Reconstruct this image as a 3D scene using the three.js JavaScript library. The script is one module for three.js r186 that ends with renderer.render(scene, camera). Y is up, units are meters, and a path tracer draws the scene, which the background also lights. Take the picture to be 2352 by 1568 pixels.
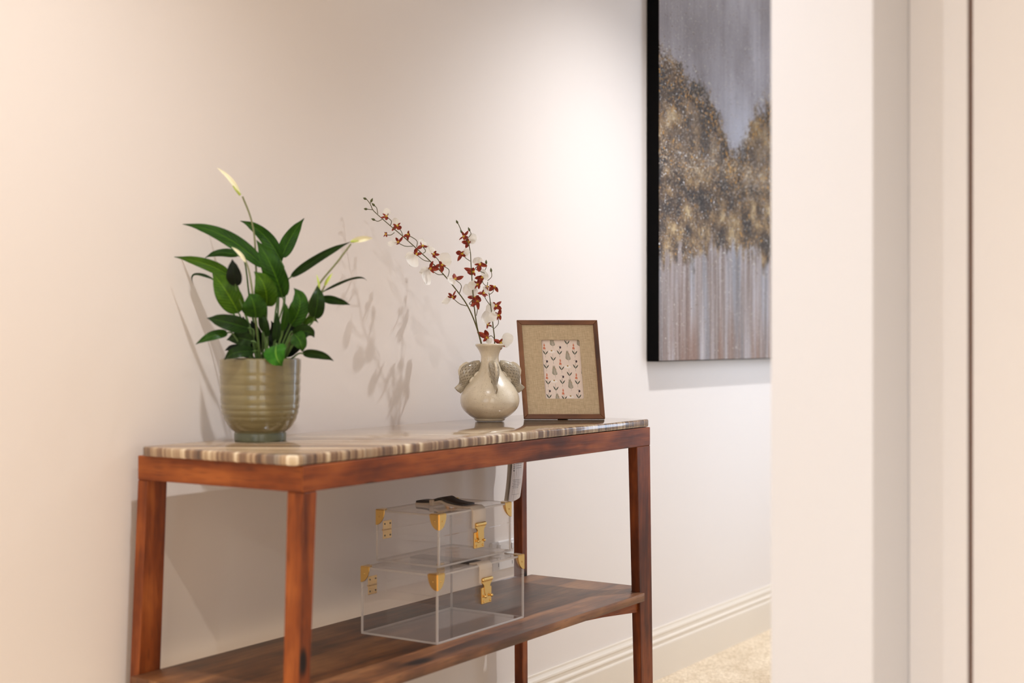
import * as THREE from 'three';
import { RoundedBoxGeometry } from 'three/addons/geometries/RoundedBoxGeometry.js';
import { ConvexGeometry } from 'three/addons/geometries/ConvexGeometry.js';
import { mergeGeometries, mergeVertices, toCreasedNormals } from 'three/addons/utils/BufferGeometryUtils.js';
import { RectAreaLightUniformsLib } from 'three/addons/lights/RectAreaLightUniformsLib.js';
import { Brush, Evaluator, SUBTRACTION } from 'three-bvh-csg';

// ---------- camera, sky, daylight, exposure ----------
const scene = new THREE.Scene();
const camera = new THREE.PerspectiveCamera(27.8156, 2352 / 1568, 0.05, 60);
const EYE = new THREE.Vector3(-1.6107, 0.99, 1.8606), YAW = 0.57695;
camera.position.copy(EYE);
camera.lookAt(EYE.x + Math.cos(YAW), EYE.y, EYE.z - Math.sin(YAW));
camera.focus = 3.05;
camera.userData.fStop = 2.8;
const renderer = new THREE.WebGLRenderer({ antialias: true });
renderer.toneMapping = THREE.LinearToneMapping;
renderer.toneMappingExposure = 1.1;
renderer.shadowMap.enabled = true;
RectAreaLightUniformsLib.init();
scene.background = new THREE.Color().setRGB(0.30, 0.38, 0.52);      // even bright overcast sky, seen only through the windows
const DAY = new THREE.Color().setRGB(0.70, 0.86, 1.1), LOW_SUN_DAY = new THREE.Color().setRGB(1.0, 0.86, 0.69), SOFT_DAY = new THREE.Color().setRGB(1.0, 1.0, 1.02);
const LED = new THREE.Color().setRGB(0.97, 1.0, 1.07), WARM = new THREE.Color().setRGB(1.0, 0.965, 0.91);
const CEILING = 2.4;
function daylight(x, y, z, w, h, tx, ty, tz, power, color) {               // a window's light, of the window's size, just inside its pane
  const l = new THREE.RectAreaLight(color, power, w, h);
  l.name = 'window_daylight'; l.position.set(x, y, z); l.lookAt(tx, ty, tz); scene.add(l);
}
daylight(2.78, 1.25, 1.135, 0.62, 1.5, 2.78, 1.25, 0, 3.0, DAY);         // corridor window
daylight(-5.49, 1.35, 2.6, 2.2, 1.9, 0, 1.35, 2.6, 1.3, SOFT_DAY);            // living room window, left
daylight(-3.4, 1.35, 4.19, 2.0, 1.9, -3.4, 1.35, 0, 1.9, LOW_SUN_DAY);           // living room window, behind the camera
const DOWNLIGHTS = [[-0.31, 0.74, 5.4], [1.62, 0.74, 8.0], [3.53, 0.74, 7.4], [-1.1, 2.3, 8.0], [-2.9, 2.3, 11.0], [-2.9, 3.6, 9.0]];   // x, z, candela
const FLOOR_LAMP = [-1.95, 1.66, 0.62, 1.5];

// ---------- measured centre lines of the plants (millimetres, each in its own plant's frame) ----------
const LEAVES = [ // tip, middle, blade base, foot (mm, in the plant's own frame), width, roll, tone
 [[-138, 386, 5], [-60, 363, 15], [10, 308, 15], [5, 138, 5], 25, 10, 0],
 [[-42, 395, -30], [1, 370, -25], [35, 320, -20], [15, 137, -20], 24, -10, 0],
 [[1, 355, 45], [29, 308, 50], [45, 254, 30], [21, 138, 10], 38, 0, 0],
 [[74, 400, -30], [49, 366, -35], [33, 328, -30], [22, 137, -25], 25, 10, 0],
 [[162, 354, 10], [111, 328, 20], [57, 291, 20], [29, 137, 0], 15, 25, 1],
 [[-101, 327, -10], [-72, 336, -10], [-39, 331, -5], [-3, 137, -25], 14, 10, 0],
 [[-149, 327, 20], [-91, 314, 30], [-48, 292, 25], [3, 138, 10], 20, -5, 2],
 [[-36, 320, 70], [-33, 297, 72], [-32, 274, 60], [1, 138, 25], 25, 0, 3],
 [[-127, 279, -35], [-124, 298, -30], [-88, 289, -20], [-12, 137, -20], 7, 50, 1],
 [[-77, 297, 40], [-51, 267, 55], [-31, 227, 40], [-7, 138, 20], 41, 0, 2],
 [[0, 299, 60], [20, 273, 70], [19, 239, 45], [13, 138, 25], 37, 0, 2],
 [[-4, 260, 85], [5, 242, 90], [5, 218, 70], [6, 138, 35], 41, 5, 0],
 [[66, 271, 40], [80, 242, 60], [60, 205, 40], [32, 138, 20], 32, 0, 0],
 [[110, 274, 60], [112, 247, 70], [103, 218, 50], [42, 138, 20], 27, 0, 1],
 [[163, 242, 25], [140, 249, 35], [112, 253, 30], [37, 138, 5], 14, 15, 1],
 [[189, 286, -10], [165, 290, 0], [113, 266, 10], [32, 137, -10], 7, 60, 1],
 [[-82, 218, 60], [-48, 211, 60], [-11, 200, 40], [0, 138, 30], 28, 10, 1],
 [[-103, 172, 55], [-75, 186, 60], [-49, 192, 45], [-5, 138, 30], 16, 15, 0],
 [[-56, 180, 20], [-30, 183, 40], [-6, 177, 40], [3, 138, 20], 24, 0, 1],
 [[55, 135, 92], [45, 152, 96], [39, 171, 60], [26, 138, 40], 37, 0, 4],
 [[-52, 145, 60], [-29, 158, 75], [-1, 160, 50], [9, 138, 30], 20, 10, 1],
 [[136, 143, 40], [113, 154, 50], [81, 156, 40], [47, 138, 20], 15, 15, 1],
 [[104, 184, 55], [92, 195, 60], [66, 187, 45], [38, 138, 25], 24, 10, 1],
 [[84, 159, 60], [81, 177, 65], [66, 192, 45], [33, 138, 25], 27, 0, 0],
 [[108, 210, 35], [97, 217, 40], [84, 205, 40], [39, 138, 15], 11, 20, 2],
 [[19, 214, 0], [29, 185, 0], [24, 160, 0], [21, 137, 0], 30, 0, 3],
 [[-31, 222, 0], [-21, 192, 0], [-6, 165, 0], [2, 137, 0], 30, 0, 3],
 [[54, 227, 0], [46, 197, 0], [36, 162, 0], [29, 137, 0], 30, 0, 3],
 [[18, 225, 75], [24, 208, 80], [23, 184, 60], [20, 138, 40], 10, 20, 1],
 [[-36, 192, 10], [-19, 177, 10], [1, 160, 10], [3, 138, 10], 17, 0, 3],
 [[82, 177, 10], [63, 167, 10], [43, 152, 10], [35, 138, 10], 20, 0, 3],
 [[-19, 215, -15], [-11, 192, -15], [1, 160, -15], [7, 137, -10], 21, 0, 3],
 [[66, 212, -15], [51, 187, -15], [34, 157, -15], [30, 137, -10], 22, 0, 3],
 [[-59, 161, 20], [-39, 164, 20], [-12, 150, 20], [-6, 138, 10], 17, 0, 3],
 [[7, 243, 30], [10, 219, 35], [13, 194, 30], [15, 138, 20], 15, 0, 1],
 [[32, 229, 20], [34, 202, 25], [30, 177, 20], [24, 138, 10], 14, 0, 1],
 [[57, 244, 80], [58, 225, 80], [50, 194, 60], [31, 138, 40], 12, 20, 0],
];
const SPATHES = [
 [[[14, 140, 0], [-6, 284, 0], [-12, 368, -5], [-19, 401, -5], [-32, 436, 0]], [[-36, 439, 0], [-47, 457, 5], [-60, 475, 0], [-79, 488, -10]], 13],
 [[[35, 140, 10], [96, 258, 20], [110, 282, 20], [139, 317, 20], [164, 350, 20]], [[165, 354, 20], [178, 358, 25], [190, 360, 20], [202, 360, 15]], 9],
 [[[5, 140, 20], [0, 235, 60], [-3, 267, 62], [-10, 301, 55], [-17, 320, 50]], [[-16, 315, 52], [-22, 326, 55], [-31, 335, 52], [-41, 342, 50]], 9],
 [[[39, 140, 15], [103, 238, 30], [111, 258, 35], [120, 275, 38]], [[120, 275, 38], [124, 283, 42], [128, 289, 42], [134, 297, 40]], 7],
 [[[36, 140, 15], [98, 236, 30], [109, 268, 32]], [[110, 269, 32], [109, 277, 34], [108, 285, 34], [105, 295, 32]], 5],
];
const SPRAYS = [
 { stem: [[-13, 127, 0], [-19, 170, 0], [-32, 217, 12], [-50, 258, 29], [-74, 292, 50], [-102, 326, 78], [-135, 358, 110], [-160, 381, 128], [-185, 403, 147], [-209, 423, 165], [-224, 436, 174], [-233, 444, 180], [-243, 454, 186], [-248, 466, 189], [-255, 475, 194]],
   buds: [[[-255, 475, 194], [-258, 476, 198]], [[-248, 467, 189], [-245, 473, 190]], [[-233, 446, 180], [-235, 458, 185], [-241, 464, 191]], [[-244, 454, 186], [-250, 454, 194], [-256, 454, 201]], [[-224, 435, 174], [-233, 430, 184], [-241, 433, 191]], ],
   flowers: [
     [[-215, 441, 184], [-208, 422, 164], [-205, 431, 171], 70, 15, 0.80],
     [[-195, 424, 148], [-183, 402, 146], [-186, 411, 144], 95, 14, 1.00],
     [[-217, 403, 180], [-200, 408, 158], [-207, 402, 170], 170, 6, 0.50],
     [[-173, 406, 140], [-155, 380, 125], [-154, 392, 125], 125, 11, 0.95],
     [[-192, 387, 169], [-163, 381, 131], [-178, 380, 152], 165, 19, 1.10],
     [[-144, 384, 106], [-141, 367, 115], [-137, 373, 105], 85, 16, 1.00],
     [[-155, 364, 140], [-129, 350, 104], [-140, 352, 122], 225, 30, 1.00],
     [[-121, 367, 90], [-108, 339, 84], [-109, 351, 81], 130, 20, 0.80],
     [[-127, 334, 112], [-101, 323, 76], [-112, 323, 94], 215, 33, 1.10],
     [[-103, 344, 81], [-91, 318, 66], [-88, 333, 65], 50, 26, 0.95],
     [[-75, 314, 68], [-66, 284, 42], [-62, 300, 49], 220, 20, 1.15],
     [[-82, 275, 47], [-51, 256, 29], [-65, 260, 36], 185, 22, 1.15],
   ] },
 { stem: [[-11, 127, 5], [-18, 170, 5], [-28, 209, 8], [-35, 258, 8], [-39, 305, 5], [-42, 354, 5], [-44, 381, 5], [-51, 403, 5], [-61, 420, 0], [-72, 443, 0]],
   buds: [[[-71, 440, 0], [-73, 444, 3]], [[-60, 417, 0], [-63, 422, 3]], [[-51, 407, 0], [-42, 417, 4], [-46, 427, 6]], ],
   flowers: [
     [[-59, 411, 14], [-50, 400, 0], [-54, 405, 8], 160, 5, 1.10],
     [[-48, 400, -6], [-46, 387, 0], [-46, 393, -4], 30, 20, 1.10],
     [[-62, 373, 10], [-44, 357, 0], [-53, 363, 6], 15, 16, 1.20],
     [[-37, 333, 2], [-40, 324, 0], [-38, 328, 1], 0, 0, 1.25],
     [[-28, 304, 16], [-38, 294, 0], [-32, 298, 10], 180, 19, 1.10],
     [[-35, 276, -10], [-36, 261, 0], [-46, 261, -6], 105, 30, 1.25],
     [[-27, 267, 14], [-30, 235, 0], [-27, 253, 8], 60, 11, 1.20],
   ] },
 { stem: [[6, 127, -5], [11, 170, -5], [7, 215, 0], [2, 258, 0], [-2, 286, 0], [-5, 297, 0], [-5, 310, 0]],
   buds: [[[-12, 334, 0], [-8, 343, 4], [-8, 354, 6]], [[-5, 313, 0], [4, 322, 4], [3, 336, 6]], ],
   flowers: [
     [[-22, 349, 14], [-10, 329, 0], [-32, 340, 8], 115, 19, 1.05],
     [[-18, 321, -6], [-6, 299, 0], [-15, 308, -4], 35, 23, 1.15],
     [[-6, 300, 10], [-4, 291, 0], [-5, 294, 6], 60, 8, 0.60],
     [[10, 300, 2], [-1, 282, 0], [7, 288, 1], 90, 4, 1.10],
     [[-14, 285, 16], [1, 258, 0], [-9, 272, 10], 45, 15, 1.00],
     [[13, 257, -10], [5, 241, 0], [10, 245, -6], 190, 20, 1.15],
     [[19, 235, 14], [10, 206, 0], [19, 217, 8], 185, 20, 1.10],
     [[-5, 215, -6], [6, 209, 0], [2, 211, -4], 110, 27, 0.70],
     [[-6, 186, 10], [10, 183, 0], [3, 190, 6], 300, 14, 1.45],
     [[24, 174, 2], [13, 168, 0], [16, 170, 1], 20, 27, 1.25],
   ] },
];

// ---------- helpers ----------
let seed = 7;
const rnd = () => { seed = (seed * 16807) % 2147483647; return (seed - 1) / 2147483646; };
const rr = (a, b) => a + (b - a) * rnd();
const V = (x, y, z) => new THREE.Vector3(x, y, z);
const hash = (x, y) => { let h = (x * 374761393 + y * 668265263) | 0; h = Math.imul(h ^ (h >>> 13), 1274126177); return ((h ^ (h >>> 16)) >>> 0) / 4294967295; };
const smooth = (t) => t * t * (3 - 2 * t);
const lerp = (a, b, t) => a + (b - a) * t;
const clamp = (t, a = 0, b = 1) => Math.min(b, Math.max(a, t));
const step = (a, b, t) => smooth(clamp((t - a) / (b - a)));
function noise(x, y, px = 4096, py = 4096) {                        // value noise that repeats after px, py cells
  const xi = Math.floor(x), yi = Math.floor(y), fx = smooth(x - xi), fy = smooth(y - yi);
  const w = (i, n) => ((i % n) + n) % n;
  const a = hash(w(xi, px), w(yi, py)), b = hash(w(xi + 1, px), w(yi, py)), c = hash(w(xi, px), w(yi + 1, py)), d = hash(w(xi + 1, px), w(yi + 1, py));
  return lerp(lerp(a, b, fx), lerp(c, d, fx), fy);
}
function fbm(x, y, px, py, n = 4) {
  let s = 0, k = 0.5, t = 0;
  for (let i = 0; i < n; i++) { s += k * noise(x + i * 17, y + i * 31, px, py); t += k; x *= 2; y *= 2; px *= 2; py *= 2; k *= 0.55; }
  return s / t;
}
function tex(w, h, fn, srgb = true) {
  const d = new Uint8Array(w * h * 4);
  for (let j = 0; j < h; j++) for (let i = 0; i < w; i++) {
    const c = fn((i + 0.5) / w, (j + 0.5) / h), o = (j * w + i) * 4, g = typeof c === 'number';
    for (let q = 0; q < 3; q++) d[o + q] = clamp(g ? c : c[q], 0, 255);
    d[o + 3] = 255;
  }
  const t = new THREE.DataTexture(d, w, h);
  t.wrapS = t.wrapT = THREE.RepeatWrapping; t.magFilter = THREE.LinearFilter; t.minFilter = THREE.LinearMipmapLinearFilter; t.generateMipmaps = true;
  if (srgb) t.colorSpace = THREE.SRGBColorSpace;
  t.needsUpdate = true;
  return t;
}
const sized = (t, w, h) => { t.repeat.set(1 / w, 1 / h); return t; };  // uv are metres
const mixc = (a, b, t) => [lerp(a[0], b[0], t), lerp(a[1], b[1], t), lerp(a[2], b[2], t)];
const ramp = (stops, t) => { for (let i = 1; i < stops.length; i++) if (t <= stops[i][0]) return mixc(stops[i - 1][1], stops[i][1], (t - stops[i - 1][0]) / (stops[i][0] - stops[i - 1][0])); return stops[stops.length - 1][1]; };
const std = (o) => new THREE.MeshStandardMaterial(o), phys = (o) => new THREE.MeshPhysicalMaterial(o);

const used = {};
function numbered(n) { const k = used[n] = (used[n] ?? -1) + 1; return k ? n + '_' + String(k).padStart(3, '0') : n; }
function mesh(name, geo, mat, parent) {
  const m = new THREE.Mesh(geo, mat);
  m.name = parent ? name : numbered(name); m.castShadow = m.receiveShadow = true;
  (parent ?? scene).add(m);
  return m;
}
function structure(name, geo, mat) { const m = mesh(name, geo, mat); m.userData.kind = 'structure'; return m; }
function thing(name, label, category, x = 0, y = 0, z = 0, turn = 0, group) {
  const g = new THREE.Group(); g.name = numbered(name); g.position.set(x, y, z); g.rotation.y = turn;
  g.userData = { label, category }; if (group) g.userData.group = group;
  scene.add(g); return g;
}
const box = (x0, x1, y0, y1, z0, z1) => new THREE.BoxGeometry(x1 - x0, y1 - y0, z1 - z0).translate((x0 + x1) / 2, (y0 + y1) / 2, (z0 + z1) / 2);
const rbox = (x0, x1, y0, y1, z0, z1, r = 0.002, s = 2) => new RoundedBoxGeometry(x1 - x0, y1 - y0, z1 - z0, s, r).translate((x0 + x1) / 2, (y0 + y1) / 2, (z0 + z1) / 2);
// six-sided block from its eight corners (bottom ring, then top ring), its edges chamfered
function hexa(c, k = 0.0015) {
  const P = c.map((q) => V(...q)), pts = [];
  for (let i = 0; i < 8; i++) {
    const r = i < 4 ? 0 : 4, nb = [r + (i - r + 1) % 4, r + (i - r + 3) % 4, (i + 4) % 8].map((j) => P[j].clone().sub(P[i]).normalize());
    for (let a = 0; a < 3; a++) pts.push(P[i].clone().addScaledVector(nb[a], k).addScaledVector(nb[(a + 1) % 3], k));
  }
  return new ConvexGeometry(pts);
}
// uv in metres: u along an axis of the piece, v round it
function alongUV(geo, axis, ou = 0, ov = 0) {
  const g = geo.index ? geo.toNonIndexed() : geo, p = g.attributes.position, uv = new Float32Array(p.count * 2), a = V(), b = V(), c = V();
  for (let i = 0; i < p.count; i += 3) {
    a.fromBufferAttribute(p, i); b.fromBufferAttribute(p, i + 1); c.fromBufferAttribute(p, i + 2);
    const n = b.clone().sub(a).cross(c.clone().sub(a)); const m = [Math.abs(n.x), Math.abs(n.y), Math.abs(n.z)];
    let face = m.indexOf(Math.max(...m)); const rest = [0, 1, 2].filter((q) => q !== axis);
    const across = face === axis ? rest : [rest.find((q) => q !== face)];
    [a, b, c].forEach((q, j) => {
      const w = q.toArray();
      uv[(i + j) * 2] = (face === axis ? w[rest[0]] * 0.35 : w[axis]) + ou;
      uv[(i + j) * 2 + 1] = w[across[across.length - 1]] + face * 0.071 + ov;
    });
  }
  g.setAttribute('uv', new THREE.BufferAttribute(uv, 2));
  return g;
}
function flatUV(geo, f) { const p = geo.attributes.position, uv = new Float32Array(p.count * 2); for (let i = 0; i < p.count; i++) { const [u, v] = f(p.getX(i), p.getY(i), p.getZ(i)); uv[i * 2] = u; uv[i * 2 + 1] = v; } geo.setAttribute('uv', new THREE.BufferAttribute(uv, 2)); return geo; }
function lathe(pts, n = 72) { return new THREE.LatheGeometry(pts.map((q) => new THREE.Vector2(...q)), n); }
function tube(pts, r, n = 24, rad = 7, taper = 1) {
  const curve = new THREE.CatmullRomCurve3(pts.map((q) => q.isVector3 ? q : V(...q))), g = new THREE.TubeGeometry(curve, n, r, rad, false);
  if (taper !== 1) { const p = g.attributes.position; for (let i = 0; i <= n; i++) { const c = curve.getPointAt(i / n), k = lerp(1, taper, i / n); for (let j = 0; j <= rad; j++) { const q = i * (rad + 1) + j; p.setXYZ(q, c.x + (p.getX(q) - c.x) * k, c.y + (p.getY(q) - c.y) * k, c.z + (p.getZ(q) - c.z) * k); } } }
  return g;
}
const plain = (g) => { const q = g.index ? g.toNonIndexed() : g; for (const k of Object.keys(q.attributes)) if (!['position', 'normal', 'uv'].includes(k)) q.deleteAttribute(k); return q; };
const join = (list) => mergeGeometries(list.map(plain));

// ---------- materials ----------
const paintBump = sized(tex(256, 256, (u, v) => 255 * fbm(u * 64, v * 64, 64, 64, 3), false), 0.25, 0.25);
const M = {
  wall: std({ color: new THREE.Color().setRGB(0.80, 0.722, 0.65), roughness: 0.75, bumpMap: paintBump, bumpScale: 0.00006 }),
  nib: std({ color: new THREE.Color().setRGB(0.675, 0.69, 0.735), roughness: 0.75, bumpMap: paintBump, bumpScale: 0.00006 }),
  carcass: std({ color: new THREE.Color().setRGB(0.26, 0.14, 0.09), roughness: 0.7 }),
  trim: phys({ color: new THREE.Color().setRGB(0.78, 0.69, 0.57), roughness: 0.4 }),
  panel: phys({ color: new THREE.Color().setRGB(0.77, 0.765, 0.79), roughness: 0.5 }),
  ceiling: std({ color: new THREE.Color().setRGB(0.82, 0.76, 0.69), roughness: 0.9 }),
  black: phys({ color: 0x040303, roughness: 0.8, specularIntensity: 0.2 }),
  gold: phys({ color: new THREE.Color().setRGB(0.83, 0.56, 0.2), metalness: 1, roughness: 0.22 }),
  acrylic: phys({ color: new THREE.Color().setRGB(0.97, 0.96, 0.95), roughness: 0.0, transmission: 1, thickness: 0, ior: 1.49 }),
  sawn: phys({ color: new THREE.Color().setRGB(0.88, 0.84, 0.8), roughness: 0.55, transmission: 0.6, thickness: 0, ior: 1.49 }),
  cream: std({ color: new THREE.Color().setRGB(0.62, 0.52, 0.42), roughness: 0.55 }),
  taupe: std({ color: new THREE.Color().setRGB(0.05, 0.042, 0.038), roughness: 0.5 }),
};
function woodTexture(s0, dark, mid, light, knots) {
  return sized(tex(1024, 512, (u, v) => {
    const w = fbm(u * 4 + s0, v * 7, 4, 7, 4) - 0.5, warp = v + w * 0.07;
    const rings = fbm(u * 4 + s0, warp * 30, 4, 30, 4), pores = noise(u * 26 + s0, v * 230, 26, 230), blotch = fbm(u * 9 + 4, v * 8 + s0, 9, 8, 4);
    const t = clamp(0.5 + (rings - 0.5) * 0.95 + (blotch - 0.5) * 1.1);
    let c = ramp([[0, dark], [0.5, mid], [1, light]], t);
    c = mixc(c, dark, clamp((pores - 0.7) * 3) * 0.5);
    for (const [ku, kv, r] of knots) { const du = (u - ku) * 2, d = Math.hypot(du / 2.4, v - kv) / r; if (d < 2.2) c = mixc([22, 9, 4], c, step(0.6, 2.2, d)); }
    return c;
  }), 0.9, 0.45);
}
const woodBump = sized(tex(512, 512, (u, v) => 255 * fbm(u * 8, v * 120, 8, 120, 3), false), 0.45, 0.225);
M.wood = phys({ map: woodTexture(3, [74, 31, 9], [126, 60, 20], [170, 94, 40], [[0.32, 0.42, 0.013]]), roughness: 0.5, specularIntensity: 0.6, bumpMap: woodBump, bumpScale: 0.0003, clearcoat: 0.08, clearcoatRoughness: 0.3 });
M.shelf = phys({ map: woodTexture(11, [58, 33, 17], [108, 66, 36], [152, 104, 62], [[0.6, 0.15, 0.02]]), roughness: 0.45, bumpMap: woodBump, bumpScale: 0.0003, clearcoat: 0.15, clearcoatRoughness: 0.35 });

// ---------- the setting ----------
const carpet = sized(tex(512, 512, (u, v) => { const n = fbm(u * 90, v * 90, 90, 90, 3), b = fbm(u * 6, v * 6, 6, 6, 3); return mixc([190, 166, 134], [246, 228, 200], clamp(0.5 + (n - 0.5) * 1.1 + (b - 0.5) * 0.5)); }), 0.5, 0.5);
const carpetBump = sized(tex(512, 512, (u, v) => 255 * fbm(u * 128, v * 128, 128, 128, 2), false), 0.5, 0.5);
M.carpet = std({ map: carpet, roughness: 1, bumpMap: carpetBump, bumpScale: 0.004 });
const X0 = -5.6, X1 = 4.5, Z1 = 4.3, NIB = 0.14;
const metric = (g) => alongUV(g, 0);
structure('floor', metric(box(X0 - 0.12, X1 + 0.12, -0.12, 0, -0.12, Z1 + 0.12)), M.carpet);
structure('ceiling', box(X0 - 0.12, X1 + 0.12, CEILING, CEILING + 0.12, -0.12, Z1 + 0.12), M.ceiling);
structure('wall_back', metric(box(X0, X1, 0, CEILING, -0.12, 0)), M.wall);
const holed = (w, h, hx0, hx1, hy0, hy1, d) => { const s = new THREE.Shape([[0, 0], [w, 0], [w, h], [0, h]].map((q) => new THREE.Vector2(...q))); s.holes.push(new THREE.Path([[hx0, hy0], [hx0, hy1], [hx1, hy1], [hx1, hy0]].map((q) => new THREE.Vector2(...q)))); return new THREE.ExtrudeGeometry(s, { depth: d, bevelEnabled: false }); };
// the corridor's other wall with its end towards the camera, and a window in it further down
structure('wall_corridor', metric(holed(X1 - NIB, CEILING, 2.46 - NIB, 3.1 - NIB, 0.48, 2.02, 0.14).translate(NIB, 0, 1.1385)), M.nib);
structure('wall_right', metric(box(X1, X1 + 0.12, 0, CEILING, -0.12, 1.2785)), M.wall);
structure('wall_left', metric(holed(Z1, CEILING, 1.48, 3.72, 0.38, 2.32, 0.12).rotateY(Math.PI / 2).translate(X0 - 0.12, 0, Z1)), M.wall);
structure('wall_front', metric(holed(0.41 - X0, CEILING, -4.42 - X0, -2.38 - X0, 0.38, 2.32, 0.12).translate(X0, 0, Z1)), M.wall);
structure('wall_cupboard', metric(box(0.3035, 0.41, 0, CEILING, 1.2785, Z1)), M.carcass);
// flush cupboard front behind the wall end: a fixed filler strip and a door, a shadow gap between them
structure('trim_1', rbox(0.292, 0.3035, 0.0, CEILING, 1.279, 1.3585, 0.0015), M.panel);
structure('door_1', rbox(0.292, 0.3035, 0.012, CEILING - 0.012, 1.3655, 2.05, 0.0015), M.panel);
structure('door_2', rbox(0.292, 0.3035, 0.012, CEILING - 0.012, 2.0555, 2.74, 0.0015), M.panel);
function windowUnit(n, w, h, x, y, z, turn) {
  const g = new THREE.Group(); g.name = 'window_' + n; g.userData.kind = 'structure'; g.position.set(x, y, z); g.rotation.y = turn; scene.add(g);
  const f = 0.04;
  for (const q of [[-w / 2, w / 2, 0, f], [-w / 2, w / 2, h - f, h], [-w / 2, -w / 2 + f, f, h - f], [w / 2 - f, w / 2, f, h - f], [-f / 2, f / 2, f, h - f]]) mesh('frame', rbox(...q, -0.03, 0.03, 0.003), M.trim, g);
  for (const s of [-1, 1]) mesh('pane', box(s < 0 ? -w / 2 + f : f / 2, s < 0 ? -f / 2 : w / 2 - f, f, h - f, -0.003, 0.003), phys({ color: 0xffffff, roughness: 0, transmission: 1, thickness: 0 }), g);
}
windowUnit(1, 0.64, 1.54, 2.78, 0.48, 1.21, 0);
windowUnit(2, 2.24, 1.94, X0 - 0.06, 0.38, 1.7, Math.PI / 2);
windowUnit(3, 2.04, 1.94, -3.4, 0.38, Z1 + 0.06, 0);
// moulded skirting board
{
  const s = new THREE.Shape();
  [[0, 0], [0.018, 0], [0.018, 0.094], [0.0165, 0.0975], [0.0135, 0.0985], [0.0135, 0.1055], [0.0155, 0.1085], [0.015, 0.1125], [0.0125, 0.115], [0.0105, 0.117], [0.0105, 0.1245], [0.0118, 0.128], [0.011, 0.1325], [0.0085, 0.1365], [0.0065, 0.141], [0.006, 0.1465], [0, 0.1465]].forEach(([a, b], i) => i ? s.lineTo(-a, b) : s.moveTo(-a, b));
  structure('baseboard_back', new THREE.ExtrudeGeometry(s, { depth: X1 - X0, bevelEnabled: false }).rotateY(Math.PI / 2).translate(X0, 0, 0), M.trim);
}
// recessed ceiling downlights in a row along the corridor, one in the room
for (const [x, z, cd] of DOWNLIGHTS) {
  const g = thing('downlight', 'round white recessed ceiling downlight above ' + (x < -2.5 ? (z < 3 ? 'the living room by the left window' : 'the living room by the rear window') : x < -0.5 ? 'the living room in front of the corridor' : x < 0 ? 'the left end of the console table' : x < 2 ? 'the right end of the console table' : 'the painting'), 'ceiling light', x, CEILING, z, 0);
  mesh('trim_ring', lathe([[0.036, -0.001], [0.038, -0.006], [0.048, -0.006], [0.052, -0.001], [0.036, -0.001]], 40), M.trim, g);
  mesh('lamp_disc', new THREE.CylinderGeometry(0.036, 0.036, 0.003, 32).translate(0, -0.0025, 0), std({ color: 0xffffff, emissive: x < -0.5 ? WARM : LED, emissiveIntensity: 8 }), g);
  const l = new THREE.SpotLight(x < -0.5 ? WARM : LED, cd, 0, x < -0.5 ? 1.25 : 0.98, 1.0, 2);
  l.name = 'downlight_beam'; l.position.set(x, CEILING - 0.012, z); l.target.position.set(x, 0, z < 1 ? 0.56 : z);   // the corridor's are tilted to wash the wall l.castShadow = true; l.shadow.radius = 1.2;
  scene.add(l, l.target);
}
// a reading lamp to the left of the picture
{
  const [x, y, z, cd] = FLOOR_LAMP, g = thing('floor_lamp', 'slim metal floor lamp with a bare round bulb near the wall', 'lamp', x, 0, z);
  mesh('base', lathe([[0, 0], [0.13, 0], [0.13, 0.012], [0.02, 0.022], [0, 0.022]], 40), M.black, g);
  mesh('pole', new THREE.CylinderGeometry(0.009, 0.009, y - 0.09, 16).translate(0, (y - 0.05) / 2, 0), M.black, g);
  mesh('socket', lathe([[0, y - 0.08], [0.016, y - 0.08], [0.018, y - 0.04], [0, y - 0.04]], 24), M.gold, g);
  mesh('bulb', new THREE.SphereGeometry(0.03, 24, 16).translate(0, y - 0.005, 0), std({ color: 0xffffff, emissive: WARM, emissiveIntensity: 6 }), g);
  const l = new THREE.PointLight(WARM, cd, 0, 2); l.name = 'bulb_light'; l.position.set(x, y - 0.005, z); l.castShadow = true; l.shadow.radius = 1.2; scene.add(l);
}

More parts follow.
